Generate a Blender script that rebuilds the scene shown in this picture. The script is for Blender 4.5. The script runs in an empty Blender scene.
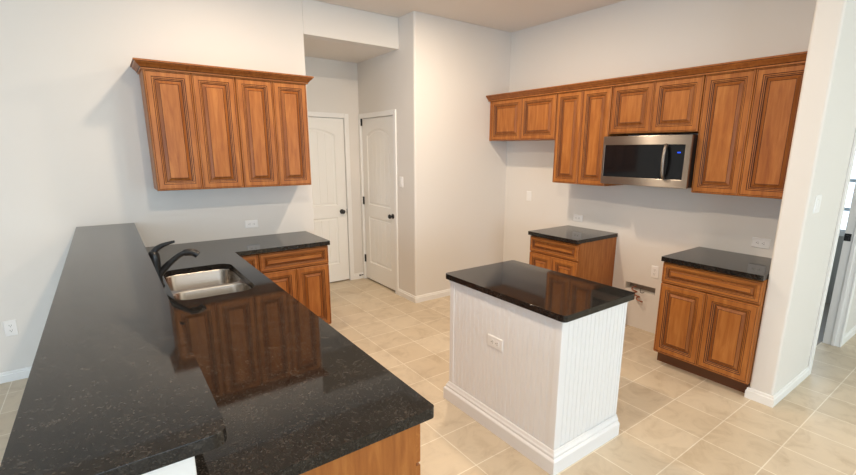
import bpy, bmesh, math, random
from mathutils import Vector, Matrix
random.seed(4)
PI = math.pi
sc = bpy.context.scene
COL = sc.collection

# ------------------------------------------------------------------ camera
def make_camera():
    yw, pt, r = math.radians(36.5087), math.radians(12.5441), math.radians(0.3207)
    F = Vector((math.sin(yw)*math.cos(pt), math.cos(yw)*math.cos(pt), -math.sin(pt)))
    R0 = Vector((math.cos(yw), -math.sin(yw), 0)); U0 = R0.cross(F)
    R = R0*math.cos(r)+U0*math.sin(r); U = -R0*math.sin(r)+U0*math.cos(r)
    cam = bpy.data.cameras.new('camera'); o = bpy.data.objects.new('camera', cam); COL.objects.link(o)
    m = Matrix((R, U, -F)).transposed().to_4x4(); m.translation = Vector((0.27136, -4.39131, 1.71292))
    o.matrix_world = m
    cam.sensor_width = 36; cam.lens = 445.837*36/856
    cam.shift_x = -10.39/856; cam.shift_y = 12.877/856
    cam.clip_start = 0.02
    sc.camera = o
make_camera()

# ------------------------------------------------------------------ world, daylight, exposure
w = bpy.data.worlds.new('sky'); sc.world = w; w.use_nodes = True
bg = w.node_tree.nodes['Background']; bg.inputs[0].default_value = (.72, .86, 1, 1); bg.inputs[1].default_value = 2.6
sc.view_settings.view_transform = 'Standard'; sc.view_settings.look = 'None'
sc.view_settings.gamma = 1; sc.view_settings.use_curve_mapping = False
sc.view_settings.exposure = -0.03

def area(name, loc, target, sx, sy, power, col, shape='RECTANGLE', spread=PI):
    l = bpy.data.lights.new(name, 'AREA'); l.shape = shape; l.size = sx; l.size_y = sy
    l.energy = power; l.color = col; l.spread = spread
    o = bpy.data.objects.new(name, l); COL.objects.link(o); o.location = loc
    o.rotation_euler = (Vector(target)-Vector(loc)).to_track_quat('-Z', 'Y').to_euler()
    return o
DAY = (.66, .84, 1.0)
area('daylight_back_window', (0.2, -8.42, 1.45), (0.2, 0, 1.2), 2.6, 1.7, 85, DAY)
area('daylight_hall_window', (5.2, -8.42, 1.45), (5.2, 0, 1.2), 2.2, 1.9, 52, (.66, .92, .95))
area('daylight_left_window', (-3.42, -3.4, 1.45), (0, -3.4, 1.2), 2.4, 1.7, 46, (.55, .78, 1.0))
area('daylight_far_room', (6.82, -2.6, 1.45), (4, -2.9, .9), .9, 1.0, 14, DAY)

# ------------------------------------------------------------------ materials
def new_mat(name, base=(.8, .8, .8), rough=.5, metal=0, spec=.5):
    m = bpy.data.materials.new(name); m.use_nodes = True
    b = m.node_tree.nodes['Principled BSDF']
    b.inputs['Base Color'].default_value = (*base, 1); b.inputs['Roughness'].default_value = rough
    b.inputs['Metallic'].default_value = metal; b.inputs['Specular IOR Level'].default_value = spec
    return m, m.node_tree.nodes, m.node_tree.links, b
def ramp(N, stops):
    r = N.new('ShaderNodeValToRGB'); e = r.color_ramp.elements
    while len(e) < len(stops): e.new(.5)
    for k, (p, c) in enumerate(stops): e[k].position = p; e[k].color = (*c, 1)
    return r
def paint(name, base, rough=.6, bump=.06, scale=160):
    m, N, L, b = new_mat(name, base, rough, 0, .3)
    t = N.new('ShaderNodeTexCoord'); n = N.new('ShaderNodeTexNoise'); n.inputs['Scale'].default_value = scale
    n.inputs['Detail'].default_value = 3; L.new(t.outputs['Object'], n.inputs['Vector'])
    bp = N.new('ShaderNodeBump'); bp.inputs['Strength'].default_value = bump; bp.inputs['Distance'].default_value = .002
    L.new(n.outputs['Fac'], bp.inputs['Height']); L.new(bp.outputs['Normal'], b.inputs['Normal'])
    return m
def wood(name, dark, mid, light, stretch, rough=.40, coat=.10):
    m, N, L, b = new_mat(name, mid, rough, 0, .30)
    t = N.new('ShaderNodeTexCoord'); oi = N.new('ShaderNodeObjectInfo')
    off = N.new('ShaderNodeVectorMath'); off.operation = 'MULTIPLY_ADD'
    cmb = N.new('ShaderNodeCombineXYZ')
    for k in range(3): L.new(oi.outputs['Random'], cmb.inputs[k])
    off.inputs[1].default_value = (13, 17, 11); L.new(cmb.outputs[0], off.inputs[0]); L.new(t.outputs['Object'], off.inputs[2])
    mp = N.new('ShaderNodeMapping'); mp.inputs['Scale'].default_value = stretch; L.new(off.outputs[0], mp.inputs['Vector'])
    n = N.new('ShaderNodeTexNoise'); n.inputs['Scale'].default_value = 5; n.inputs['Detail'].default_value = 7
    n.inputs['Roughness'].default_value = .62; n.inputs['Distortion'].default_value = .5
    L.new(mp.outputs[0], n.inputs['Vector'])
    r = ramp(N, [(.22, dark), (.5, mid), (.80, light)]); L.new(n.outputs['Fac'], r.inputs['Fac'])
    n2 = N.new('ShaderNodeTexNoise'); n2.inputs['Scale'].default_value = 2.2; L.new(off.outputs[0], n2.inputs['Vector'])
    mx = N.new('ShaderNodeMixRGB'); mx.blend_type = 'MULTIPLY'; mx.inputs['Fac'].default_value = .5
    r2 = ramp(N, [(.3, (.78, .74, .7)), (.7, (1.1, 1.1, 1.1))]); L.new(n2.outputs['Fac'], r2.inputs['Fac'])
    L.new(r.outputs['Color'], mx.inputs['Color1']); L.new(r2.outputs['Color'], mx.inputs['Color2'])
    L.new(mx.outputs['Color'], b.inputs['Base Color'])
    b.inputs['Coat Weight'].default_value = coat; b.inputs['Coat Roughness'].default_value = .25
    bp = N.new('ShaderNodeBump'); bp.inputs['Strength'].default_value = .05; bp.inputs['Distance'].default_value = .001
    L.new(n.outputs['Fac'], bp.inputs['Height']); L.new(bp.outputs['Normal'], b.inputs['Normal'])
    return m
def granite():
    m, N, L, b = new_mat('black_granite', (.02, .02, .02), .1, 0, .38)
    t = N.new('ShaderNodeTexCoord')
    def cells(scale, stops):
        vo = N.new('ShaderNodeTexVoronoi'); vo.inputs['Scale'].default_value = scale; L.new(t.outputs['Object'], vo.inputs['Vector'])
        sep = N.new('ShaderNodeSeparateColor'); L.new(vo.outputs['Color'], sep.inputs[0])
        r = ramp(N, stops); L.new(sep.outputs[0], r.inputs['Fac']); return r
    fine = cells(260, [(.35, (.010, .0095, .009)), (.75, (.017, .0155, .014)), (.92, (.027, .0245, .022)), (1, (.048, .044, .040))])
    big = cells(95, [(.80, (0, 0, 0)), (.93, (.006, .0052, .0045)), (1, (.020, .018, .016))])
    cl = N.new('ShaderNodeTexNoise'); cl.inputs['Scale'].default_value = 14; cl.inputs['Detail'].default_value = 3; L.new(t.outputs['Object'], cl.inputs['Vector'])
    cr = ramp(N, [(.35, (.75, .75, .75)), (.65, (1.25, 1.22, 1.2))]); L.new(cl.outputs['Fac'], cr.inputs['Fac'])
    mx = N.new('ShaderNodeMixRGB'); mx.blend_type = 'ADD'; mx.inputs['Fac'].default_value = 1
    L.new(fine.outputs['Color'], mx.inputs['Color1']); L.new(big.outputs['Color'], mx.inputs['Color2'])
    m3 = N.new('ShaderNodeMixRGB'); m3.blend_type = 'MULTIPLY'; m3.inputs['Fac'].default_value = 1
    L.new(mx.outputs['Color'], m3.inputs['Color1']); L.new(cr.outputs['Color'], m3.inputs['Color2'])
    L.new(m3.outputs['Color'], b.inputs['Base Color'])
    n2 = N.new('ShaderNodeTexNoise'); n2.inputs['Scale'].default_value = 30; L.new(t.outputs['Object'], n2.inputs['Vector'])
    mr = N.new('ShaderNodeMapRange'); mr.inputs['To Min'].default_value = .03; mr.inputs['To Max'].default_value = .075
    L.new(n2.outputs['Fac'], mr.inputs['Value']); L.new(mr.outputs[0], b.inputs['Roughness'])
    return m
def tile_floor():
    m, N, L, b = new_mat('beige_floor_tile', (.5, .4, .3), .38, 0, .45)
    t = N.new('ShaderNodeTexCoord')
    mp = N.new('ShaderNodeMapping'); mp.inputs['Location'].default_value = (-3.012+.318*20, 3.092+.318*40, 0)
    L.new(t.outputs['Object'], mp.inputs['Vector'])
    br = N.new('ShaderNodeTexBrick'); br.offset = 0; br.squash = 1
    br.inputs['Scale'].default_value = 1; br.inputs['Brick Width'].default_value = .318; br.inputs['Row Height'].default_value = .318
    br.inputs['Mortar Size'].default_value = .0032; br.inputs['Mortar Smooth'].default_value = .15; br.inputs['Bias'].default_value = 0
    br.inputs['Color1'].default_value = (.585, .485, .355, 1); br.inputs['Color2'].default_value = (.635, .54, .41, 1)
    br.inputs['Mortar'].default_value = (.80, .73, .61, 1)
    L.new(mp.outputs[0], br.inputs['Vector'])
    n = N.new('ShaderNodeTexNoise'); n.inputs['Scale'].default_value = 6; n.inputs['Detail'].default_value = 8; n.inputs['Roughness'].default_value = .65; n.inputs['Distortion'].default_value = .8
    L.new(t.outputs['Object'], n.inputs['Vector'])
    r = ramp(N, [(.3, (.78, .74, .69)), (.5, (1, 1, 1)), (.72, (1.08, 1.08, 1.07))]); L.new(n.outputs['Fac'], r.inputs['Fac'])
    mx = N.new('ShaderNodeMixRGB'); mx.blend_type = 'MULTIPLY'; mx.inputs['Fac'].default_value = .8
    L.new(br.outputs['Color'], mx.inputs['Color1']); L.new(r.outputs['Color'], mx.inputs['Color2'])
    L.new(mx.outputs['Color'], b.inputs['Base Color'])
    inv = N.new('ShaderNodeMath'); inv.operation = 'SUBTRACT'; inv.inputs[0].default_value = 1; L.new(br.outputs['Fac'], inv.inputs[1])
    ad = N.new('ShaderNodeMath'); ad.operation = 'MULTIPLY_ADD'; ad.inputs[1].default_value = .12
    L.new(n.outputs['Fac'], ad.inputs[0]); L.new(inv.outputs[0], ad.inputs[2])
    bp = N.new('ShaderNodeBump'); bp.inputs['Strength'].default_value = .35; bp.inputs['Distance'].default_value = .003
    L.new(ad.outputs[0], bp.inputs['Height']); L.new(bp.outputs['Normal'], b.inputs['Normal'])
    return m
def steel(name, base, rough, aniso=.0, rot=0, scale=(400, 400, 4)):
    m, N, L, b = new_mat(name, base, rough, 1, .5)
    b.inputs['Anisotropic'].default_value = aniso; b.inputs['Anisotropic Rotation'].default_value = rot
    t = N.new('ShaderNodeTexCoord'); mp = N.new('ShaderNodeMapping'); mp.inputs['Scale'].default_value = scale
    L.new(t.outputs['Object'], mp.inputs['Vector'])
    n = N.new('ShaderNodeTexNoise'); n.inputs['Scale'].default_value = 1; L.new(mp.outputs[0], n.inputs['Vector'])
    mr = N.new('ShaderNodeMapRange'); mr.inputs['To Min'].default_value = rough*.94; mr.inputs['To Max'].default_value = rough*1.06
    L.new(n.outputs['Fac'], mr.inputs['Value']); L.new(mr.outputs[0], b.inputs['Roughness'])
    return m
def emit(name, col, s):
    m = bpy.data.materials.new(name); m.use_nodes = True; N = m.node_tree.nodes
    N.remove(N['Principled BSDF']); e = N.new('ShaderNodeEmission'); e.inputs[0].default_value = (*col, 1); e.inputs[1].default_value = s
    m.node_tree.links.new(e.outputs[0], N['Material Output'].inputs[0]); return m

M = {}
M['wall'] = paint('warm_white_wall_paint', (.775, .745, .705))
M['ceiling'] = paint('ceiling_paint', (.80, .75, .70), .8, .1, 90)
M['white'] = paint('white_trim_paint', (.88, .875, .86), .35, .0)
M['island_white'] = paint('white_beadboard_paint', (.86, .86, .87), .35, .0)
M['door'] = paint('white_door_paint', (.90, .885, .85), .35, .0)
WD, WM, WL = (.255, .075, .015), (.39, .134, .028), (.53, .215, .054)
M['wood'] = wood('honey_maple_vertical', WD, WM, WL, (7, 7, .7))
M['wood_h'] = wood('honey_maple_horizontal', WD, WM, WL, (.7, 7, 7))
M['glaze'] = new_mat('dark_brown_glaze', (.060, .017, .005), .5, 0, .3)[0]
M['wood_g'] = wood('glazed_maple_bevel', (.19, .054, .011), (.30, .096, .020), (.40, .145, .032), (7, 7, .7))
M['kick'] = new_mat('toe_kick_stain', (.13, .045, .014), .5)[0]
M['granite'] = granite()
M['floor'] = tile_floor()
M['steel'] = steel('brushed_stainless', (.32, .288, .258), .29, 1.0, .25, (4, 4, 500))
M['sink'] = steel('brushed_sink_steel', (.46, .425, .385), .26, 0, 0, (3, 3, 60))
M['black'] = new_mat('matte_black_metal', (.012, .012, .013), .3)[0]
M['blackplastic'] = new_mat('black_plastic', (.012, .012, .013), .45)[0]
M['glass'] = new_mat('dark_oven_glass', (.006, .006, .007), .06, 0, .3)[0]
M['screen'] = emit('blue_display', (.02, .10, 1.0), 1.6)
M['plate'] = new_mat('white_plastic_plate', (.90, .89, .88), .3)[0]
M['slot'] = new_mat('dark_outlet_slot', (.10, .095, .09), .5)[0]
M['copper'] = new_mat('copper_cable', (.36, .13, .07), .4, .4)[0]
M['cavity'] = new_mat('grey_gypsum_cavity', (.36, .31, .26), .9)[0]
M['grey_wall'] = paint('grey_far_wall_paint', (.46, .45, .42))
M['blind'] = new_mat('pale_blue_blind', (.62, .74, .82), .5)[0]
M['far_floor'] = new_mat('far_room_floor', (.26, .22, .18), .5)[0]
M['lens'] = emit('lamp_lens', (1, .86, .68), 6)

# ------------------------------------------------------------------ mesh builder
class MB:
    def __init__(s): s.v, s.f, s.m, s.sm = [], [], [], []
    def add(s, vs, fs, m=0, smooth=False):
        b = len(s.v); s.v += [tuple(q) for q in vs]
        for f in fs: s.f.append([b+i for i in f]); s.m.append(m); s.sm.append(smooth)
        return b
    def box(s, x0, x1, y0, y1, z0, z1, m=0):
        v = [(x, y, z) for z in (z0, z1) for y in (y0, y1) for x in (x0, x1)]
        s.add(v, [(0, 2, 3, 1), (4, 5, 7, 6), (0, 1, 5, 4), (2, 6, 7, 3), (0, 4, 6, 2), (1, 3, 7, 5)], m); return s
    def loft(s, rings, m=0, smooth=False, cap0=True, cap1=True, closed=True, mats=None, pm=None):
        n = len(rings[0]); b = len(s.v)
        for r in rings: s.v += [tuple(q) for q in r]
        for k in range(len(rings)-1):
            for i in range(n if closed else n-1):
                j = (i+1) % n
                s.f.append([b+k*n+i, b+k*n+j, b+(k+1)*n+j, b+(k+1)*n+i]); s.m.append(pm[i] if pm else mats[k] if mats else m); s.sm.append(smooth)
        if cap0: s.f.append([b+i for i in reversed(range(n))]); s.m.append(m); s.sm.append(False)
        if cap1: s.f.append([b+(len(rings)-1)*n+i for i in range(n)]); s.m.append(mats[-1] if mats else m); s.sm.append(False)
        return s
    def tube(s, pts, rad, n=12, m=0, ref=Vector((0, 1, 0)), flat=1.0):
        pts = [Vector(p) for p in pts]; rad = rad if isinstance(rad, (list, tuple)) else [rad]*len(pts)
        rings = []
        for k, p in enumerate(pts):
            d = (pts[min(k+1, len(pts)-1)]-pts[max(k-1, 0)]).normalized()
            a = d.cross(ref)
            if a.length < .01: a = d.cross(Vector((1, 0, 0)))
            a.normalize(); c = d.cross(a)
            rings.append([p+a*(math.cos(t)*rad[k]*flat)+c*(math.sin(t)*rad[k]) for t in [2*PI*i/n for i in range(n)]])
        return s.loft(rings, m, True)
    def build(s, name, mats, parent=None, bevel=0, seg=2, loc=None):
        me = bpy.data.meshes.new(name); me.from_pydata(s.v, [], s.f)
        mats = mats if isinstance(mats, (list, tuple)) else [mats]
        for k in mats: me.materials.append(M[k] if isinstance(k, str) else k)
        me.polygons.foreach_set('material_index', s.m); me.polygons.foreach_set('use_smooth', s.sm)
        bm = bmesh.new(); bm.from_mesh(me)
        bmesh.ops.recalc_face_normals(bm, faces=bm.faces); bm.to_mesh(me); bm.free(); me.update()
        o = bpy.data.objects.new(name, me); COL.objects.link(o)
        if loc: o.location = loc
        if parent: o.parent = parent
        if bevel:
            md = o.modifiers.new('bevel', 'BEVEL'); md.width = bevel; md.segments = seg; md.limit_method = 'ANGLE'; md.angle_limit = math.radians(50)
        return o
def tag(o, label, cat, group=None):
    o['label'] = label; o['category'] = cat
    if group: o['group'] = group
    return o
def thing(name, label, cat, loc=(0, 0, 0), rz=0, group=None):
    o = bpy.data.objects.new(name, None); COL.objects.link(o); o.empty_display_size = .1
    o.location = loc; o.rotation_euler = (0, 0, rz); return tag(o, label, cat, group)
def structure(o): o['kind'] = 'structure'; return o

def round_poly(pts, rads, seg=6):
    out = []; n = len(pts)
    for k in range(n):
        p = Vector(pts[k]); a = Vector(pts[k-1]); b = Vector(pts[(k+1) % n]); r = rads[k] if isinstance(rads, (list, tuple)) else rads
        if r <= 0: out.append(p); continue
        da, db = (a-p).normalized(), (b-p).normalized()
        ang = da.angle(db); t = r/math.tan(ang/2); c = p+(da+db).normalized()*(r/math.sin(ang/2))
        s0, s1 = p+da*t-c, p+db*t-c
        a0 = math.atan2(s0.y, s0.x); d = math.atan2(s1.y, s1.x)-a0
        while d > PI: d -= 2*PI
        while d < -PI: d += 2*PI
        for i in range(seg+1): out.append(c+Vector((math.cos(a0+d*i/seg), math.sin(a0+d*i/seg)))*r)
    return out
def fill_faces(loops):
    """triangles of a 2D region with holes: (verts, faces)"""
    bm = bmesh.new(); es = []
    for lp in loops:
        vs = [bm.verts.new((q[0], q[1], 0)) for q in lp]
        for i in range(len(vs)): es.append(bm.edges.new((vs[i], vs[(i+1) % len(vs)])))
    bmesh.ops.triangle_fill(bm, edges=es, use_beauty=True, use_dissolve=False)
    bm.verts.index_update(); v = [tuple(q.co) for q in bm.verts]; f = [[q.index for q in t.verts] for t in bm.faces]
    bm.free(); return v, f
def slab(mb, outline, holes, z0, z1, m=0):
    """horizontal stone slab with real thickness and cut-outs"""
    loops = [outline]+holes; v, f = fill_faces(loops); b = len(mb.v); n = len(v)
    mb.add([(q[0], q[1], z1) for q in v]+[(q[0], q[1], z0) for q in v], f+[[n+i for i in reversed(t)] for t in f], m)
    k = 0
    for lp in loops:
        c = len(lp)
        for i in range(c):
            j = (i+1) % c; mb.f.append([b+k+i, b+k+j, b+n+k+j, b+n+k+i]); mb.m.append(m); mb.sm.append(False)
        k += c
    return mb

# ------------------------------------------------------------------ room numbers
XB = 4.358; YO = -.300; XH0 = 1.935; XH1 = 2.978; YA = .991; ZH = 2.78; ZC = 3.089
ZU = 1.399; ZT = 2.292; WX = 3.783; WY0, WY1 = -3.3836, -3.5284; T = .12
XL, YK, XR = -3.5, -8.5, 8.2

# ------------------------------------------------------------------ setting
structure(MB().box(XL-.2, XR, YK-.2, 1.6, -.12, 0).build('floor', 'floor'))
structure(MB().box(XL-.2, XR, YK-.2, 0, ZC, ZC+.12).box(XH0-T, XR, 0, 1.6, ZC, ZC+.12).build('ceiling', 'ceiling'))
# wall with the left cabinets, and its header over the door alcove
m = MB().box(XL, XH0, 0, T, 0, ZC).box(XH0, XH1, 0, T, ZH, ZC)
m.box(XH0-T, XH0, T, YA+T, 0, ZH+.1)
structure(m.build('wall_back', 'wall', bevel=.004))
structure(MB().box(XH0-.1, XH1+.05, T, YA+T, ZH, ZH+.1).build('ceiling_alcove', 'ceiling'))
# alcove end wall with door opening
d0, d1 = 1.962, 2.765; zd = 2.105
structure(MB().box(XH0-T, d0-.02, YA, YA+T, 0, ZH).box(d1+.02, XH1+T, YA, YA+T, 0, ZH).box(d0-.02, d1+.02, YA, YA+T, zd+.02, ZH).box(XH0-T, XB, 1.48, 1.6, 0, ZC).box(XH0-T, XH0, YA+T, 1.48, 0, ZC).box(XH1, XH1+T, YA+T, 1.48, 0, ZC).build('wall_alcove', 'wall'))  # unseen boxes behind the opening added to stop light leaking under the doors
# pantry block: side wall with a door, rounded corner, front wall
p0, p1 = .132, .936
m = MB()
R = .022
cs = [(XH1+R-R*math.cos(a), YO+R-R*math.sin(a)) for a in [PI/2*i/6 for i in range(7)]]
outl = [(XH1, p0-.02)]+cs+[(XB, YO), (XB, YO+T), (XH1+T, YO+T), (XH1+T, p0-.02)]
slab(m, outl, [], 0, ZC)
for f in range(len(m.sm)): m.sm[f] = False
m.box(XH1, XH1+T, p1+.02, YA+.01, 0, ZC).box(XH1, XH1+T, p0-.02, p1+.02, zd+.02, ZC)
structure(m.build('wall_pantry', 'wall'))
# kitchen wall with the range, including the rough cut-out for services
g0, g1, gz0, gz1 = -2.352, -2.045, .375, .447
m = MB().box(XB, XB+T, WY0, g0, 0, ZC).box(XB, XB+T, g1, 1.6, 0, ZC).box(XB, XB+T, g0, g1, 0, gz0).box(XB, XB+T, g0, g1, gz1, ZC)
m.box(XB+.09, XB+T, g0, g1, gz0, gz1, 1)
structure(m.build('wall_kitchen', ['wall', 'cavity']))
# stub wall that closes the run, running on as the hall wall with its doorway
R = .018
h0, h1 = 4.585, 5.425; zo = 2.1; WYR = -3.414
q = round_poly([(WX, WY1), (h0-.02, WY1), (h0-.02, WY0), (WX, WY0)], [R, 0, 0, R])
m = MB(); slab(m, q, [], 0, ZC)
m.box(h1+.02, XR, WY1, WYR, 0, ZC).box(h0-.02, h1+.02, WY1, WY0, zo+.02, ZC)
structure(m.build('wall_hall', 'wall'))
# rooms around the camera
m = MB().box(XL-T, XL, YK, -4.7, 0, ZC).box(XL-T, XL, -2.1, T, 0, ZC).box(XL-T, XL, -4.7, -2.1, 0, .55).box(XL-T, XL, -4.7, -2.1, 2.35, ZC)
structure(m.build('wall_left', 'wall'))
m = MB().box(XL-T, -1.2, YK-T, YK, 0, ZC).box(1.6, 4.0, YK-T, YK, 0, ZC).box(6.4, XR, YK-T, YK, 0, ZC)
for a, b in ((-1.2, 1.6), (4.0, 6.4)): m.box(a, b, YK-T, YK, 0, .5).box(a, b, YK-T, YK, 2.4, ZC)
structure(m.build('wall_front', 'wall'))
structure(MB().box(XR-T, XR, YK, WY1, 0, ZC).build('wall_right', 'wall'))
# room beyond the hall doorway, its window facing us
fx = 6.9
m = MB().box(fx, fx+T, WY0, -3.36, 0, ZC).box(fx, fx+T, -2.3, 0, 0, ZC).box(fx, fx+T, -3.36, -2.3, 0, .86).box(fx, fx+T, -3.36, -2.3, 2.1, ZC)
m.box(4.6, fx, -.2, -.1, 0, ZC)
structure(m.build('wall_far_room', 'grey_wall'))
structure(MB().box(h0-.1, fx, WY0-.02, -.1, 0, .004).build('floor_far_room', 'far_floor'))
win = structure(MB().box(fx-.015, fx+.05, -3.40, -2.26, .80, .86).box(fx-.015, fx+.05, -3.40, -3.34, .86, 2.14).box(fx-.015, fx+.05, -2.32, -2.26, .86, 2.14).box(fx-.015, fx+.05, -3.40, -2.26, 2.08, 2.14).build('window_1', 'white'))
mm = MB()
for z in (1.10, 1.42, 1.76): mm.box(fx+.02, fx+.05, -3.34, -2.32, z-.018, z+.018)
for y in (-2.83,): mm.box(fx+.02, fx+.05, y-.018, y+.018, .86, 2.08)
mm.build('window_frame', 'blind', win)
# half wall carrying the bar
structure(MB().box(.24, .351, -3.41, 0, 0, 1.092).build('wall_peninsula', 'white', bevel=.003))

# baseboards with a two-step top
BBP = [(0, 0), (.014, 0), (.014, .056), (.009, .062), (.009, .074), (.004, .080), (0, .080)]
def baseboard(name, path, closed=False, prof=BBP, mat='white'):
    """path: points walked with the room on the right-hand side; mitred corners"""
    P = [Vector(p) for p in path]; rings = []
    for k, p in enumerate(P):
        def nrm(a, b): d = (b-a).normalized(); return Vector((d.y, -d.x))
        n1 = nrm(P[k-1], p) if k > 0 else nrm(p, P[k+1]); n2 = nrm(p, P[k+1]) if k < len(P)-1 else n1
        mdir = (n1+n2); mdir = mdir/(1+n1.dot(n2))
        rings.append([(p.x+mdir.x*o, p.y+mdir.y*o, z) for o, z in prof])
    return structure(MB().loft(rings).build(name, mat))
baseboard('baseboard_back', [(XL, 0), (.24, 0)])
baseboard('baseboard_pantry', [(XH1, p0-.062), (XH1, YO), (XB, YO)])
baseboard('baseboard_kitchen', [(XB, YO-.015), (XB, -1.30)])
baseboard('baseboard_hall', [(WX+.03, WY0), (WX, WY0), (WX, WY1), (h0-.062, WY1)])
baseboard('baseboard_right', [(h1+.072, WY1), (XR-T, WY1)])
baseboard('baseboard_alcove', [(d1+.062, YA), (XH1, YA), (XH1, p1+.06)])

# door casings and jambs
m = MB(); cw = .062
m.box(XH1-.016, XH1, p0-cw, p0-.004, 0, zd+cw).box(XH1-.016, XH1, p1+.004, YA-.001, 0, zd+cw).box(XH1-.016, XH1, p0-.004, p1+.004, zd+.004, zd+cw)
m.box(XH1, XH1+T, p0-.02, p0-.004, 0, zd+.02).box(XH1, XH1+T, p1+.004, p1+.02, 0, zd+.02).box(XH1, XH1+T, p0-.004, p1+.004, zd+.004, zd+.02)
structure(m.build('trim_1', 'white', bevel=.004))
m = MB()
m.box(d1+.004, d1+cw, YA-.016, YA, 0, zd+cw).box(XH0+.001, d0-.004, YA-.016, YA, 0, zd+cw).box(d0-.004, d1+.004, YA-.016, YA, zd+.004, zd+cw)
m.box(d1+.004, d1+.02, YA, YA+T, 0, zd+.02).box(d0-.02, d0-.004, YA, YA+T, 0, zd+.02).box(d0-.004, d1+.004, YA, YA+T, zd+.004, zd+.02)
structure(m.build('trim_2', 'white', bevel=.004))
m = MB()
for a, b in ((h0-.06, h0), (h1, h1+.07)): m.box(a, b, WY1-.016, WY1, 0, zo+.08)
m.box(h0-.06, h1+.07, WY1-.016, WY1, zo+.001, zo+.08)
m.box(h0-.02, h0, WY1, WY0, 0, zo+.02).box(h1, h1+.02, WY1, WYR, 0, zo+.02).box(h0, h1, WY1, WY0, zo, zo+.02)
m.box(h1-.012, h1, -3.505, -3.475, 0, zo)
tr = structure(m.build('trim_3', 'white', bevel=.004))
mm = MB().box(h1-.006, h1+.001, -3.462, -3.416, .965, 1.03).box(h1-.022, h1-.004, -3.45, -3.424, .98, 1.016)
mm.build('strike_plate', 'black', tr, bevel=.002)

# ------------------------------------------------------------------ panelled interior doors (local: face -Y, x 0..w)
def panel_door(name, w, h, loc, rz, knob_right, hinge_left):
    t = .038; m = MB(); st = .125
    m.v = []
    x0, x1 = st, w-st; xc = w/2; hw = (x1-x0)/2
    def outline(zb, zt, rise, i, n=18):
        a, b = x0+i, x1-i
        pts = [(a, zb+i), (b, zb+i)]
        if rise == 0: return pts+[(b, zt-i), (a, zt-i)]
        for k in range(n+1):
            u = 1-2*k/n; x = xc+u*(hw-i); pts.append((x, zt-i+rise*(1-u*u)))
        return pts
    panels = [(.235, .855, 0), (1.01, h-.20, .07)]
    v, f = fill_faces([[(0, 0), (w, 0), (w, h), (0, h)]]+[outline(*p, 0) for p in panels])
    m.add([(q[0], 0, q[1]) for q in v], f)
    # edges and back
    m.add([(0, 0, 0), (w, 0, 0), (w, 0, h), (0, 0, h), (0, t, 0), (w, t, 0), (w, t, h), (0, t, h)], [(0, 1, 5, 4), (1, 2, 6, 5), (2, 3, 7, 6), (3, 0, 4, 7), (4, 5, 6, 7)])
    for zb, zt, rise in panels:
        prof = [(0, 0), (.008, .009), (.022, .011), (.034, .005)]
        m.loft([[(q[0], dpt, q[1]) for q in outline(zb, zt, rise, i)] for i, dpt in prof], cap0=False, cap1=False)
        # raised plank field: strips with V grooves
        i = .034; a, b = x0+i, x1-i; n = 5; xs = [(a, 0)]
        for k in range(1, n):
            x = a+(b-a)*k/n; xs += [(x-.005, 0), (x, .004), (x+.005, 0)]
        xs.append((b, 0))
        fine = []
        for (xa, da), (xb, db) in zip(xs, xs[1:]):
            kk = 4 if xb-xa > .02 else 1
            for s in range(kk): fine.append((xa+(xb-xa)*s/kk, da+(db-da)*s/kk))
        fine.append(xs[-1])
        def top(x):
            if rise == 0: return zt-i
            u = max(-1, min(1, (x-xc)/(hw-i))); return zt-i+rise*(1-u*u)
        vs = []
        for x, d in fine: vs += [(x, .005+d, zb+i), (x, .005+d, top(x))]
        m.add(vs, [(2*k, 2*k+2, 2*k+3, 2*k+1) for k in range(len(fine)-1)])
    o = m.build(name, 'door', loc=loc); o.rotation_euler = (0, 0, rz); structure(o)
    kx = w-.068 if knob_right else .068
    k = MB(); zk = .925
    prof = [(.0, 0), (.030, 0), (.030, .006), (.014, .010), (.012, .026), (.020, .032), (.027, .042), (.027, .052), (.020, .060), (0, .062)]
    k.loft([[(kx+math.cos(a)*max(r, .0005), -d, zk+math.sin(a)*max(r, .0005)) for a in [2*PI*i/18 for i in range(18)]] for r, d in prof], smooth=True)
    k.build('knob', 'black', o)
    if hinge_left:
        for z in (.27, 1.05, 2.05-.0):
            MB().tube([(-.004, -.010, z-.05), (-.004, -.010, z+.05)], .0085, 10).box(-.004, .012, -.003, .001, z-.05, z+.05).build('hinge', 'black', o)
    else:
        MB().box(w-.002, w+.004, -.003, .012, zk-.03, zk+.03).build('latch', 'black', o)
    return o
panel_door('door_1', d1-d0, zd-.015, (d0, YA+.012, .015), 0, True, False)
panel_door('door_2', p1-p0, zd-.022, (XH1+.012, p1, .022), -PI/2, True, True)
# dark thresholds/gap are real gaps under the slabs
ds = MB().tube([(XH1-.006, .975, .05), (XH1-.06, .975, .05)], .006, 8).tube([(XH1-.06, .975, .05), (XH1-.075, .975, .05)], .011, 10).build('door_stop', 'black')
tag(ds, 'small black door stop low on the baseboard between the two white doors', 'door stop')

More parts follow.
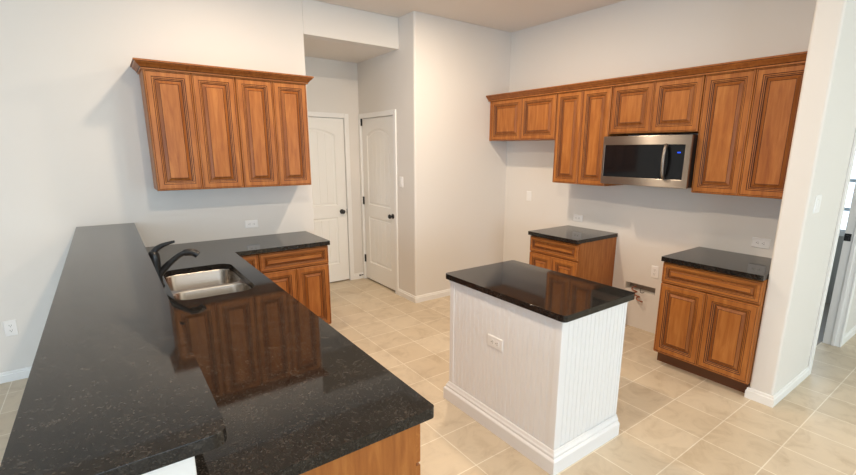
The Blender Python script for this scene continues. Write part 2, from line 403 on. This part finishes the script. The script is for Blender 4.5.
# ------------------------------------------------------------------ cabinet doors
def panel_front(w, h, mat_i=0):
    """raised-panel front, local face -Y, x 0..w, z 0..h, thickness .02; material 1 = glaze"""
    s = min(1, (min(w, h)/2-.012)/.098)
    prof = [(0, .0, 0), (0, .016, 0), (.003, .0195, 0), (.0085, .020, 1), (.0115, .0180, 0), (.014, .020, 0), (.044*s, .020, 1), (.0485*s, .0165, 0), (.0555*s, .0160, 1),
            (.0600*s, .0125, 0), (.0645*s, .0120, 1), (.0700*s, .0065, 2), (.074*s, .0065, 2), (.0915*s, .0180, 1), (.0950*s, .0165, 0)]
    m = MB(); rings = []
    for i, d, _ in prof:
        rings.append([(i, -d, i), (w-i, -d, i), (w-i, -d, h-i), (i, -d, h-i)])
    return m.loft(rings, mats=[p[2] for p in prof])
def add_front(name, root, x, z, w, h, y, horiz=False):
    o = panel_front(w, h).build(name, ['wood_h' if horiz else 'wood', 'glaze', 'wood_g'], root, loc=(x, y, z)); return o

def upper_cabinet(label, loc, rz, w, z0, z1, group, depth=.305, filler=0):
    t = thing('wall_cabinet', label, 'cabinet', (loc[0], loc[1], z0), rz, group)
    h = z1-z0; m = MB()
    m.box(0, w, -depth+.001, -.001, 0, h)
    m.build('carcass', 'wood', t, bevel=.0015)
    if filler: MB().box(-filler, -.001, -depth, -depth+.02, 0, h).build('filler_strip', 'wood', t)
    g = .0035; dw = (w-3*g)/2
    for k in range(2): add_front('door', t, g+k*(dw+g), g, dw, h-2*g, -depth-.001)
    return t
def base_cabinet(label, loc, rz, w, group=None, depth=.60, doors=2, drawer=True, hollow=False):
    t = thing('base_cabinet', label, 'cabinet', (loc[0], loc[1], 0), rz, group); H = .877
    m = MB()
    if hollow:
        m.box(0, .018, -depth, -.001, .105, H).box(w-.018, w, -depth, -.001, .105, H).box(.018, w-.018, -.014, -.001, .105, H).box(.018, w-.018, -depth, -.014, .105, .123)
        m.box(.018, w-.018, -depth, -depth+.019, H-.04, H).box(.018, w-.018, -depth, -depth+.019, H-.2, H-.16)
    else: m.box(0, w, -depth, -.001, .105, H)
    m.build('carcass', 'wood', t, bevel=.0015)
    m = MB(); m.box(.0, w, -depth+.075, -.02, 0, .104); m.build('toe_kick', 'kick', t)
    g = .004; z = .118; top = H-.012
    if drawer: add_front('drawer', t, g, top-.158, w-2*g, .158, -depth-.001, True); dh = top-.158-.012-z
    else: dh = top-z
    dw = (w-(doors+1)*g)/doors
    for k in range(doors): add_front('door', t, g+k*(dw+g), z, dw, dh, -depth-.001)
    return t
UG = 'wall cabinets with raised panel doors'
# back wall pair
mid = 1.2165
upper_cabinet('left of the two honey wood wall cabinets above the sink counter outlet', (.586, 0), 0, mid-.586-.001, ZU, ZT, UG)
upper_cabinet('right of the two honey wood wall cabinets beside the door alcove', (mid+.001, 0), 0, 1.811-mid-.001, ZU, ZT, UG)
RZ = -PI/2
upper_cabinet('short wide honey wood cabinet in the corner over the empty refrigerator space', (XB, -.344), RZ, .957, 1.838, ZT, UG, filler=.043)
upper_cabinet('tall narrow honey wood wall cabinet left of the microwave', (XB, -1.303), RZ, .618, ZU, ZT, UG)
upper_cabinet('short honey wood wall cabinet directly above the microwave', (XB, -1.923), RZ, .777, 1.872, ZT, UG)
upper_cabinet('tall honey wood wall cabinet right of the microwave beside the white wall end', (XB, -2.702), RZ, .678, ZU, ZT, UG)

# crown mouldings
CP = [(-.012, -.004), (.012, -.004), (.012, .006), (.017, .010), (.026, .022), (.042, .036), (.046, .044), (.052, .046), (.052, .058), (-.012, .058)]
CM = [0, 0, 1, 2, 2, 2, 1, 2, 0, 0]
D = .327
m = MB(); rings = []
x0, x1 = .586, 1.811
for k in range(4):
    rr = []
    for o, z in CP:
        rr.append([(x0-o, -.001), (x0-o, -D-o), (x1+o, -D-o), (x1+o, -.001)][k]+(ZT+z,))
    rings.append(rr)
m.loft(rings, pm=CM); o = m.build('crown_moulding', ['wood_h', 'glaze', 'wood_g'])
tag(o, 'honey wood crown moulding with returns topping the pair of cabinets on the left', 'moulding', 'crown mouldings')
m = MB(); m.loft([[(XB-D-o_, y, ZT+z) for o_, z in CP] for y in (YO-.001, WY0+.001)], pm=CM)
o = m.build('crown_moulding', ['wood', 'glaze', 'wood_g']); tag(o, 'long honey wood crown moulding running above the microwave wall cabinets', 'moulding', 'crown mouldings')

# ------------------------------------------------------------------ base cabinets
BG = 'base cabinets with raised panel fronts'
base_cabinet('honey wood base cabinet left of the range gap, seen with its plain side panel', (XB, -1.303), RZ, .600, BG)
base_cabinet('two-door honey wood base cabinet beside the white wall end at right', (XB, -2.695), RZ, .686, BG)
base_cabinet('two-door honey wood base cabinet at the end of the return counter near the doors', (1.217, 0), 0, .612, BG, depth=.581)
base_cabinet('honey wood corner base cabinet mostly hidden behind the sink counter', (1.002, 0), 0, .213, BG, depth=.581, doors=1)
PX = .356
base_cabinet('honey wood sink base cabinet under the sink, hidden by the counter', (PX, -1.84), PI/2, 1.0, BG, depth=.622, hollow=True)
base_cabinet('honey wood base cabinet between sink base and end of the sink counter', (PX, -2.58), PI/2, .738, BG, depth=.622)
base_cabinet('honey wood base cabinet at the near end of the sink counter, orange end panel', (PX, -3.322), PI/2, .74, BG, depth=.622)

# ------------------------------------------------------------------ stone tops
CT0, CT1 = .879, .915
def counter(name, label, poly, rads, z0, z1, holes=(), bevel=.006, group='black granite tops'):
    m = MB(); slab(m, [tuple(p) for p in round_poly(poly, rads)], [[tuple(p) for p in h] for h in holes], z0, z1)
    o = m.build(name, 'granite', bevel=bevel, seg=3); return tag(o, label, 'countertop', group)
SX0, SX1, SY0, SY1 = .495, .918, -1.73, -.962
hole = round_poly([(SX0, SY0), (SX1, SY0), (SX1, SY1), (SX0, SY1)], [.09, .09, .09, .09], 8)
counter('countertop', 'black speckled granite L-shaped countertop holding the double sink', [(.353, -.002), (.353, -3.358), (1.031, -3.358), (1.031, -.628), (1.8393, -.628), (1.8393, -.002)], [0, .004, .018, .004, .012, 0], CT0, CT1, [hole])
counter('bar_countertop', 'long raised black granite bar top on the white half wall', [(.043, -.002), (.043, -3.444), (.416, -3.444), (.416, -.002)], [0, .03, .03, 0], 1.094, 1.127)
counter('countertop', 'small black granite countertop left of the range gap', [(XB-.002, -1.301), (XB-.655, -1.301), (XB-.655, -1.910), (XB-.002, -1.910)], [0, .01, .01, 0], CT0, CT1)
counter('countertop', 'black granite countertop at right beside the white wall end', [(XB-.002, -2.690), (XB-.648, -2.690), (XB-.648, WY0-.0+.002), (XB-.002, WY0+.002)], [0, .01, .004, 0], CT0, CT1)

# ------------------------------------------------------------------ sink
t = thing('kitchen_sink', 'undermount double bowl stainless steel sink in the black counter', 'sink', (0, 0, 0))
yd = -1.392
def rr(x0, x1, y0, y1, r, z): return [(p.x, p.y, z) for p in round_poly([(x0, y0), (x1, y0), (x1, y1), (x0, y1)], r, 8)]
bowls = [(SX0+.004, SX1-.004, yd+.012, SY1-.004), (SX0+.004, SX1-.004, SY0+.004, yd-.012)]
loops = [[q[:2] for q in rr(SX0-.025, SX1+.025, SY0-.025, SY1+.025, .1, 0)]]
for b in bowls: loops.append([q[:2] for q in rr(*b, .075, 0)])
v, f = fill_faces(loops)
mm = MB(); mm.add([(q[0], q[1], CT0-.003) for q in v], f); mm.build('rim', 'sink', t)
for b in bowls:
    zs = CT0-.003; x0, x1, y0, y1 = b
    rings = [rr(x0, x1, y0, y1, .075, zs), rr(x0+.004, x1-.004, y0+.004, y1-.004, .075, zs-.008), rr(x0+.012, x1-.012, y0+.012, y1-.012, .07, zs-.16),
             rr(x0+.022, x1-.022, y0+.022, y1-.022, .065, zs-.182), rr(x0+.045, x1-.045, y0+.045, y1-.045, .05, zs-.19)]
    MB().loft(rings, smooth=True, cap0=False).build('basin', 'sink', t)
    cx, cy = (x0+x1)/2, (y0+y1)/2
    MB().loft([[(cx+math.cos(a)*r, cy+math.sin(a)*r, zs-.19+dz) for a in [2*PI*i/24 for i in range(24)]] for r, dz in ((.055, .0005), (.052, .004), (.04, .003), (.036, -.004))], smooth=True).build('drain', 'steel', t)
# ------------------------------------------------------------------ faucet
fy = -1.32; fxx = .446
t = thing('faucet', 'black single-lever pull-out faucet behind the sink', 'faucet', (fxx, fy, CT1))
m = MB(); P = [(.036, 0), (.036, .008), (.031, .014), (.0295, .05), (.0295, .13), (.031, .16), (.030, .19), (.023, .210), (.010, .217), (.0005, .218)]
m.loft([[(math.cos(a)*r, math.sin(a)*r, z) for a in [2*PI*i/20 for i in range(20)]] for r, z in P], smooth=True).build('body', 'black', t)
sp = [(.0, 0, .055), (.03, -.006, .085), (.066, -.012, .124), (.105, -.018, .157), (.14, -.025, .180), (.175, -.032, .188), (.205, -.04, .182), (.225, -.045, .166)]
def smooth_path(p, k=4):
    out = []; P = [Vector(q) for q in p]
    for i in range(len(P)-1):
        a, b, c, d = P[max(i-1, 0)], P[i], P[i+1], P[min(i+2, len(P)-1)]
        for s in range(k):
            u = s/k; out.append(.5*((2*b)+(c-a)*u+(2*a-5*b+4*c-d)*u*u+(3*b-a-3*c+d)*u**3))
    out.append(P[-1]); return out
pp = smooth_path(sp); n = len(pp)
MB().tube(pp, [.023-.007*min(1, k/(n*.45)) + (.006 if k > n*.62 else 0) for k in range(n)], 14).build('spout', 'black', t)
hp = smooth_path([(-.002, 0, .198), (.016, -.004, .222), (.045, -.012, .241), (.078, -.02, .253), (.112, -.028, .262)])
MB().tube(hp, [.021-.014*k/(len(hp)-1) for k in range(len(hp))], 12, flat=1).build('lever', 'black', t)

# ------------------------------------------------------------------ island
IX0, IX1, IY0, IY1 = 2.021, 2.672, -2.0955, -3.0877
BX0, BX1, BY0, BY1 = 2.048, 2.636, -2.135, -3.055
t = thing('kitchen_island', 'white beadboard kitchen island standing alone on the tile floor', 'island', (0, 0, 0))
MB().box(BX0+.014, BX1-.02, BY1+.014, BY0-.014, .0, .877).build('carcass', 'island_white', t)
def beadboard(L, z0, z1, pitch=.0375):
    """profile along x 0..L at y=0 facing -Y"""
    pr = [(0, 0)]; x = pitch*.5
    while x < L-.01:
        pr += [(x-.0045, 0), (x-.003, .0022), (x-.0018, -.0003), (x+.0018, -.0003), (x+.003, .0022), (x+.0045, 0)]; x += pitch
    pr.append((L, 0)); vs = []
    for a, b in pr: vs += [(a, b, z0), (a, b, z1)]
    vs += [(0, .012, z0), (0, .012, z1), (L, .012, z0), (L, .012, z1)]; k = len(pr)
    fs = [(2*i, 2*i+2, 2*i+3, 2*i+1) for i in range(k-1)]
    fs += [(2*k, 2*k+1, 2*k+3, 2*k+2), (0, 1, 2*k+1, 2*k), (2*k-2, 2*k+2, 2*k+3, 2*k-1)]
    m = MB(); m.add(vs, fs); return m
for L, loc, rz in ((BY0-BY1-.08, (BX0, BY0-.04, 0), -PI/2), (BX1-BX0-.06, (BX0+.04, BY1, 0), 0), (BX1-BX0-.06, (BX1-.02, BY0, 0), PI)):
    o = beadboard(L, .10, .862).build('beadboard_panel', 'island_white', t, loc=loc); o.rotation_euler = (0, 0, rz)
for x, y, sx, sy in ((BX0, BY1, 1, 1), (BX0, BY0, 1, -1)):
    m = MB(); a, b = sorted((x-.004*sx, x+.04*sx)); c, d = sorted((y-.004*sy, y+.04*sy)); m.box(a, b, c, d, .0, .877)
    m.build('corner_post', 'island_white', t, bevel=.004)
for y, s in ((BY1, 1), (BY0, -1)):
    c, d = sorted((y-.004*s, y+.02*s)); MB().box(BX1-.022, BX1, c, d, .0, .877).build('corner_board', 'island_white', t, bevel=.003)
IBP = [(0, 0), (.030, 0), (.030, .078), (.026, .084), (.018, .090), (.018, .104), (.012, .112), (.006, .128), (0, .130)]
P = [Vector(p) for p in [(BX1, BY0+.002), (BX0-.002, BY0+.002), (BX0-.002, BY1-.002), (BX1, BY1-.002)]]
rings = []
for k, p in enumerate(P):
    def nrm(a, b): d = (b-a).normalized(); return Vector((d.y, -d.x))
    n1 = nrm(P[k-1], p) if k > 0 else nrm(p, P[k+1]); n2 = nrm(p, P[k+1]) if k < 3 else n1
    q = (n1+n2)/(1+n1.dot(n2)); q = -q if (p+q*.01-Vector(((BX0+BX1)/2, (BY0+BY1)/2))).length < (p-Vector(((BX0+BX1)/2, (BY0+BY1)/2))).length else q
    rings.append([(p.x+q.x*o, p.y+q.y*o, z) for o, z in IBP])
MB().loft(rings).build('baseboard', 'island_white', t)
MB().box(BX0-.010, BX1, BY1-.010, BY0+.010, .858, .8785).build('top_rail', 'island_white', t, bevel=.004)
add = panel_front(BY0-BY1-.06, .15).build('drawer', ['wood_h', 'glaze', 'wood_g'], t, loc=(BX1-.021, BY1+.03, .712)); add.rotation_euler = (0, 0, PI/2)
for k in range(2):
    dw = (BY0-BY1-.066)/2
    o = panel_front(dw, .575).build('door', ['wood', 'glaze', 'wood_g'], t, loc=(BX1-.021, BY1+.03+k*(dw+.006), .13)); o.rotation_euler = (0, 0, PI/2)
counter('island_countertop', 'glossy black granite top of the white island', [(IX0, IY0), (IX0, IY1), (IX1, IY1), (IX1, IY0)], [.025]*4, CT0, CT1)

# ------------------------------------------------------------------ outlets and switches
def plate_mesh(w, h):
    m = MB()
    q = lambda i, d: [(-w/2+i, -d, -h/2+i), (w/2-i, -d, -h/2+i), (w/2-i, -d, h/2-i), (-w/2+i, -d, h/2-i)]
    return m.loft([q(0, 0), q(0, .003), q(.004, .006)])
def device(kind, name, label, loc, rz, horizontal=False, parent=None, gangs=1, w=.072, h=.117):
    """local: face -Y, origin at the plate's centre on the wall"""
    if parent is None:
        t = thing(name, label, 'outlet' if kind != 'switch' else 'switch', loc, rz, {'outlet': 'white wall outlets', 'switch': 'white light switches', 'blank': None}[kind])
    else:
        pm = plate_mesh(w, h); Rp = Matrix.Rotation(PI/2, 4, 'Y') if horizontal else Matrix.Identity(4)
        pm.v = [tuple(Rp @ Vector(q)) for q in pm.v]; t = pm.build(name, 'plate', parent, loc=loc); t.rotation_euler = (0, 0, rz)
    R = Matrix.Rotation(PI/2, 4, 'Y') if horizontal else Matrix.Identity(4)
    def put(m, nm, mat, bevel=0):
        m.v = [tuple(R @ Vector(q)) for q in m.v]; return m.build(nm, mat, t, bevel=bevel)
    if parent is None: put(plate_mesh(w, h), 'plate', 'plate' if kind != 'blank' else 'white')
    if kind == 'outlet':
        for z in (-.0195, .0195):
            m = MB()
            sh = [p for p in round_poly([(-.017, z-.0145), (.017, z-.0145), (.017, z+.0145), (-.017, z+.0145)], .008, 4)]
            m.loft([[(p.x, -.005, p.y) for p in sh], [(p.x, -.0085, p.y) for p in sh]])
            if parent is None: f = put(m, 'socket', 'plate'); m = MB()
            for dx in (-.006, .006): m.box(dx-.0012, dx+.0012, -.0089, -.008, z-.001, z+.008, 1 if parent else 0)
            m.box(-.0025, .0025, -.0089, -.008, z-.010, z-.0055, 1 if parent else 0)
            if parent: put(m, 'socket', ['plate', 'slot'])
            else: m.v = [tuple(R @ Vector(q)) for q in m.v]; m.build('slot', 'slot', f)
    elif kind == 'switch':
        for k in range(gangs):
            x = (k-(gangs-1)/2)*.046
            m = MB(); m.box(x-.0165, x+.0165, -.009, -.005, -.033, .033); put(m, 'rocker', 'plate', .002)
    else:
        put(MB().box(-.02, .02, -.008, -.005, -.03, .03), 'cover', 'white', .002)
    return t
device('outlet', 'wall_outlet', 'white outlet under the left wall cabinets above the return counter', (1.327, 0, 1.033), 0, True)
device('outlet', 'wall_outlet', 'white outlet low on the left wall beyond the bar', (-.433, 0, .411), 0)
device('outlet', 'wall_outlet', 'white outlet on the kitchen wall above the small countertop left of the range gap', (XB, -1.422, 1.011), RZ, True)
device('outlet', 'wall_outlet', 'white outlet on the kitchen wall above the right countertop', (XB, -3.136, 1.021), RZ, True, w=.078, h=.122)
device('outlet', 'wall_outlet', 'white outlet in the range gap beside the right base cabinet', (XB, -2.328, .604), RZ)
device('blank', 'wall_plate', 'plain white wall plate in the empty refrigerator space', (XB, -.702, 1.191), RZ)
device('switch', 'light_switch', 'white light switch beside the pantry door', (XH1, -.021, 1.368), RZ)
device('switch', 'light_switch', 'white double light switch on the hall wall at far right', (3.96, WY1, 1.392), 0, False, gangs=2, w=.118)
device('outlet', 'outlet', None, (BX0, -2.577, .583), RZ, True, parent=bpy.data.objects['kitchen_island'], w=.074, h=.128)

# ------------------------------------------------------------------ microwave
mw_w = .775; t = thing('microwave', 'stainless over-the-range microwave with black glass door and curved handle', 'microwave', (XB, -1.926, 1.432), RZ)
mh = .418; df = -.375
MB().box(.004, mw_w-.004, df, -.001, .006, mh).build('case', 'blackplastic', t, bevel=.003)
fr = -.40
v, f = fill_faces([[(0, 0), (mw_w, 0), (mw_w, mh), (0, mh)], [(.022, .066), (mw_w-.046, .066), (mw_w-.046, mh-.075), (.022, mh-.075)]])
m = MB(); n = len(v); lp = [4, 4]
m.add([(q[0], fr, q[1]) for q in v]+[(q[0], df-.001, q[1]) for q in v], f+[[n+i for i in reversed(q)] for q in f])
for k in (0, 4):
    for i in range(4): m.f.append([k+i, k+(i+1) % 4, n+k+(i+1) % 4, n+k+i]); m.m.append(0); m.sm.append(False)
m.build('front_frame', 'steel', t, bevel=.003)
wx1 = mw_w-.046
dr = MB().box(.022, .603, fr+.004, df-.002, .066, mh-.075).build('door', 'glass', t)
mm = MB(); mm.box(.075, .50, fr+.0033, fr+.006, .105, mh-.115); mm.build('window', 'glass', dr)
cp = MB().box(.605, wx1, fr+.004, df-.002, .066, mh-.075).build('control_panel', 'glass', t)
MB().box(.672, .697, fr+.0025, fr+.0045, .276, .286).build('display', 'screen', cp)
hp = smooth_path([(0.584, fr-.002, .075), (0.588, fr-.030, .100), (0.590, fr-.045, .16), (0.591, fr-.05, .21), (0.590, fr-.045, .26), (0.588, fr-.030, .315), (0.584, fr-.002, .342)])
MB().tube(hp, .0145, 12, flat=1).build('handle', 'steel', t)
MB().box(.03, mw_w-.03, df+.03, -.03, .0, .006).build('grease_filter', 'blackplastic', t)

# ------------------------------------------------------------------ cable in the rough cut-out
t = thing('power_cable', 'reddish brown cable hanging out of the wall cut-out in the range gap', 'cable', (XB, -2.19, .41))
pts = [(.05, .06, .0)]
for k in range(26):
    a = k*.75; pts.append((-.01-.028*min(1, k/8)+.018*math.cos(a), .05-.004*k+.02*math.sin(a), -.0-.005*k))
MB().tube(smooth_path(pts, 3), .0065, 8).build('conduit', 'copper', t)
MB().tube(smooth_path([(.04, -.02, .0), (-.03, -.03, .005), (-.05, -.05, -.025), (-.035, -.075, -.02)], 4), .004, 8).build('wire', 'slot', t)

# ------------------------------------------------------------------ ceiling lamps (four recessed downlights) and added fill
for x, y, p in ((1.12, -1.0, 17), (1.10, -3.1, 41), (2.75, -1.4, 36), (2.60, -3.1, 8)):
    area('downlight_or_fill', (x, y, ZC-.012), (x, y, 0), .14, .14, p, (1, .80, .59), 'DISK')
for x, y in ((1.6, -6.0), (4.6, -5.6)):  # two more, out of view, added as warm ambient fill
    area('downlight_or_fill', (x, y, ZC-.012), (x, y, 0), .13, .13, 18, (1, .80, .58), 'DISK')
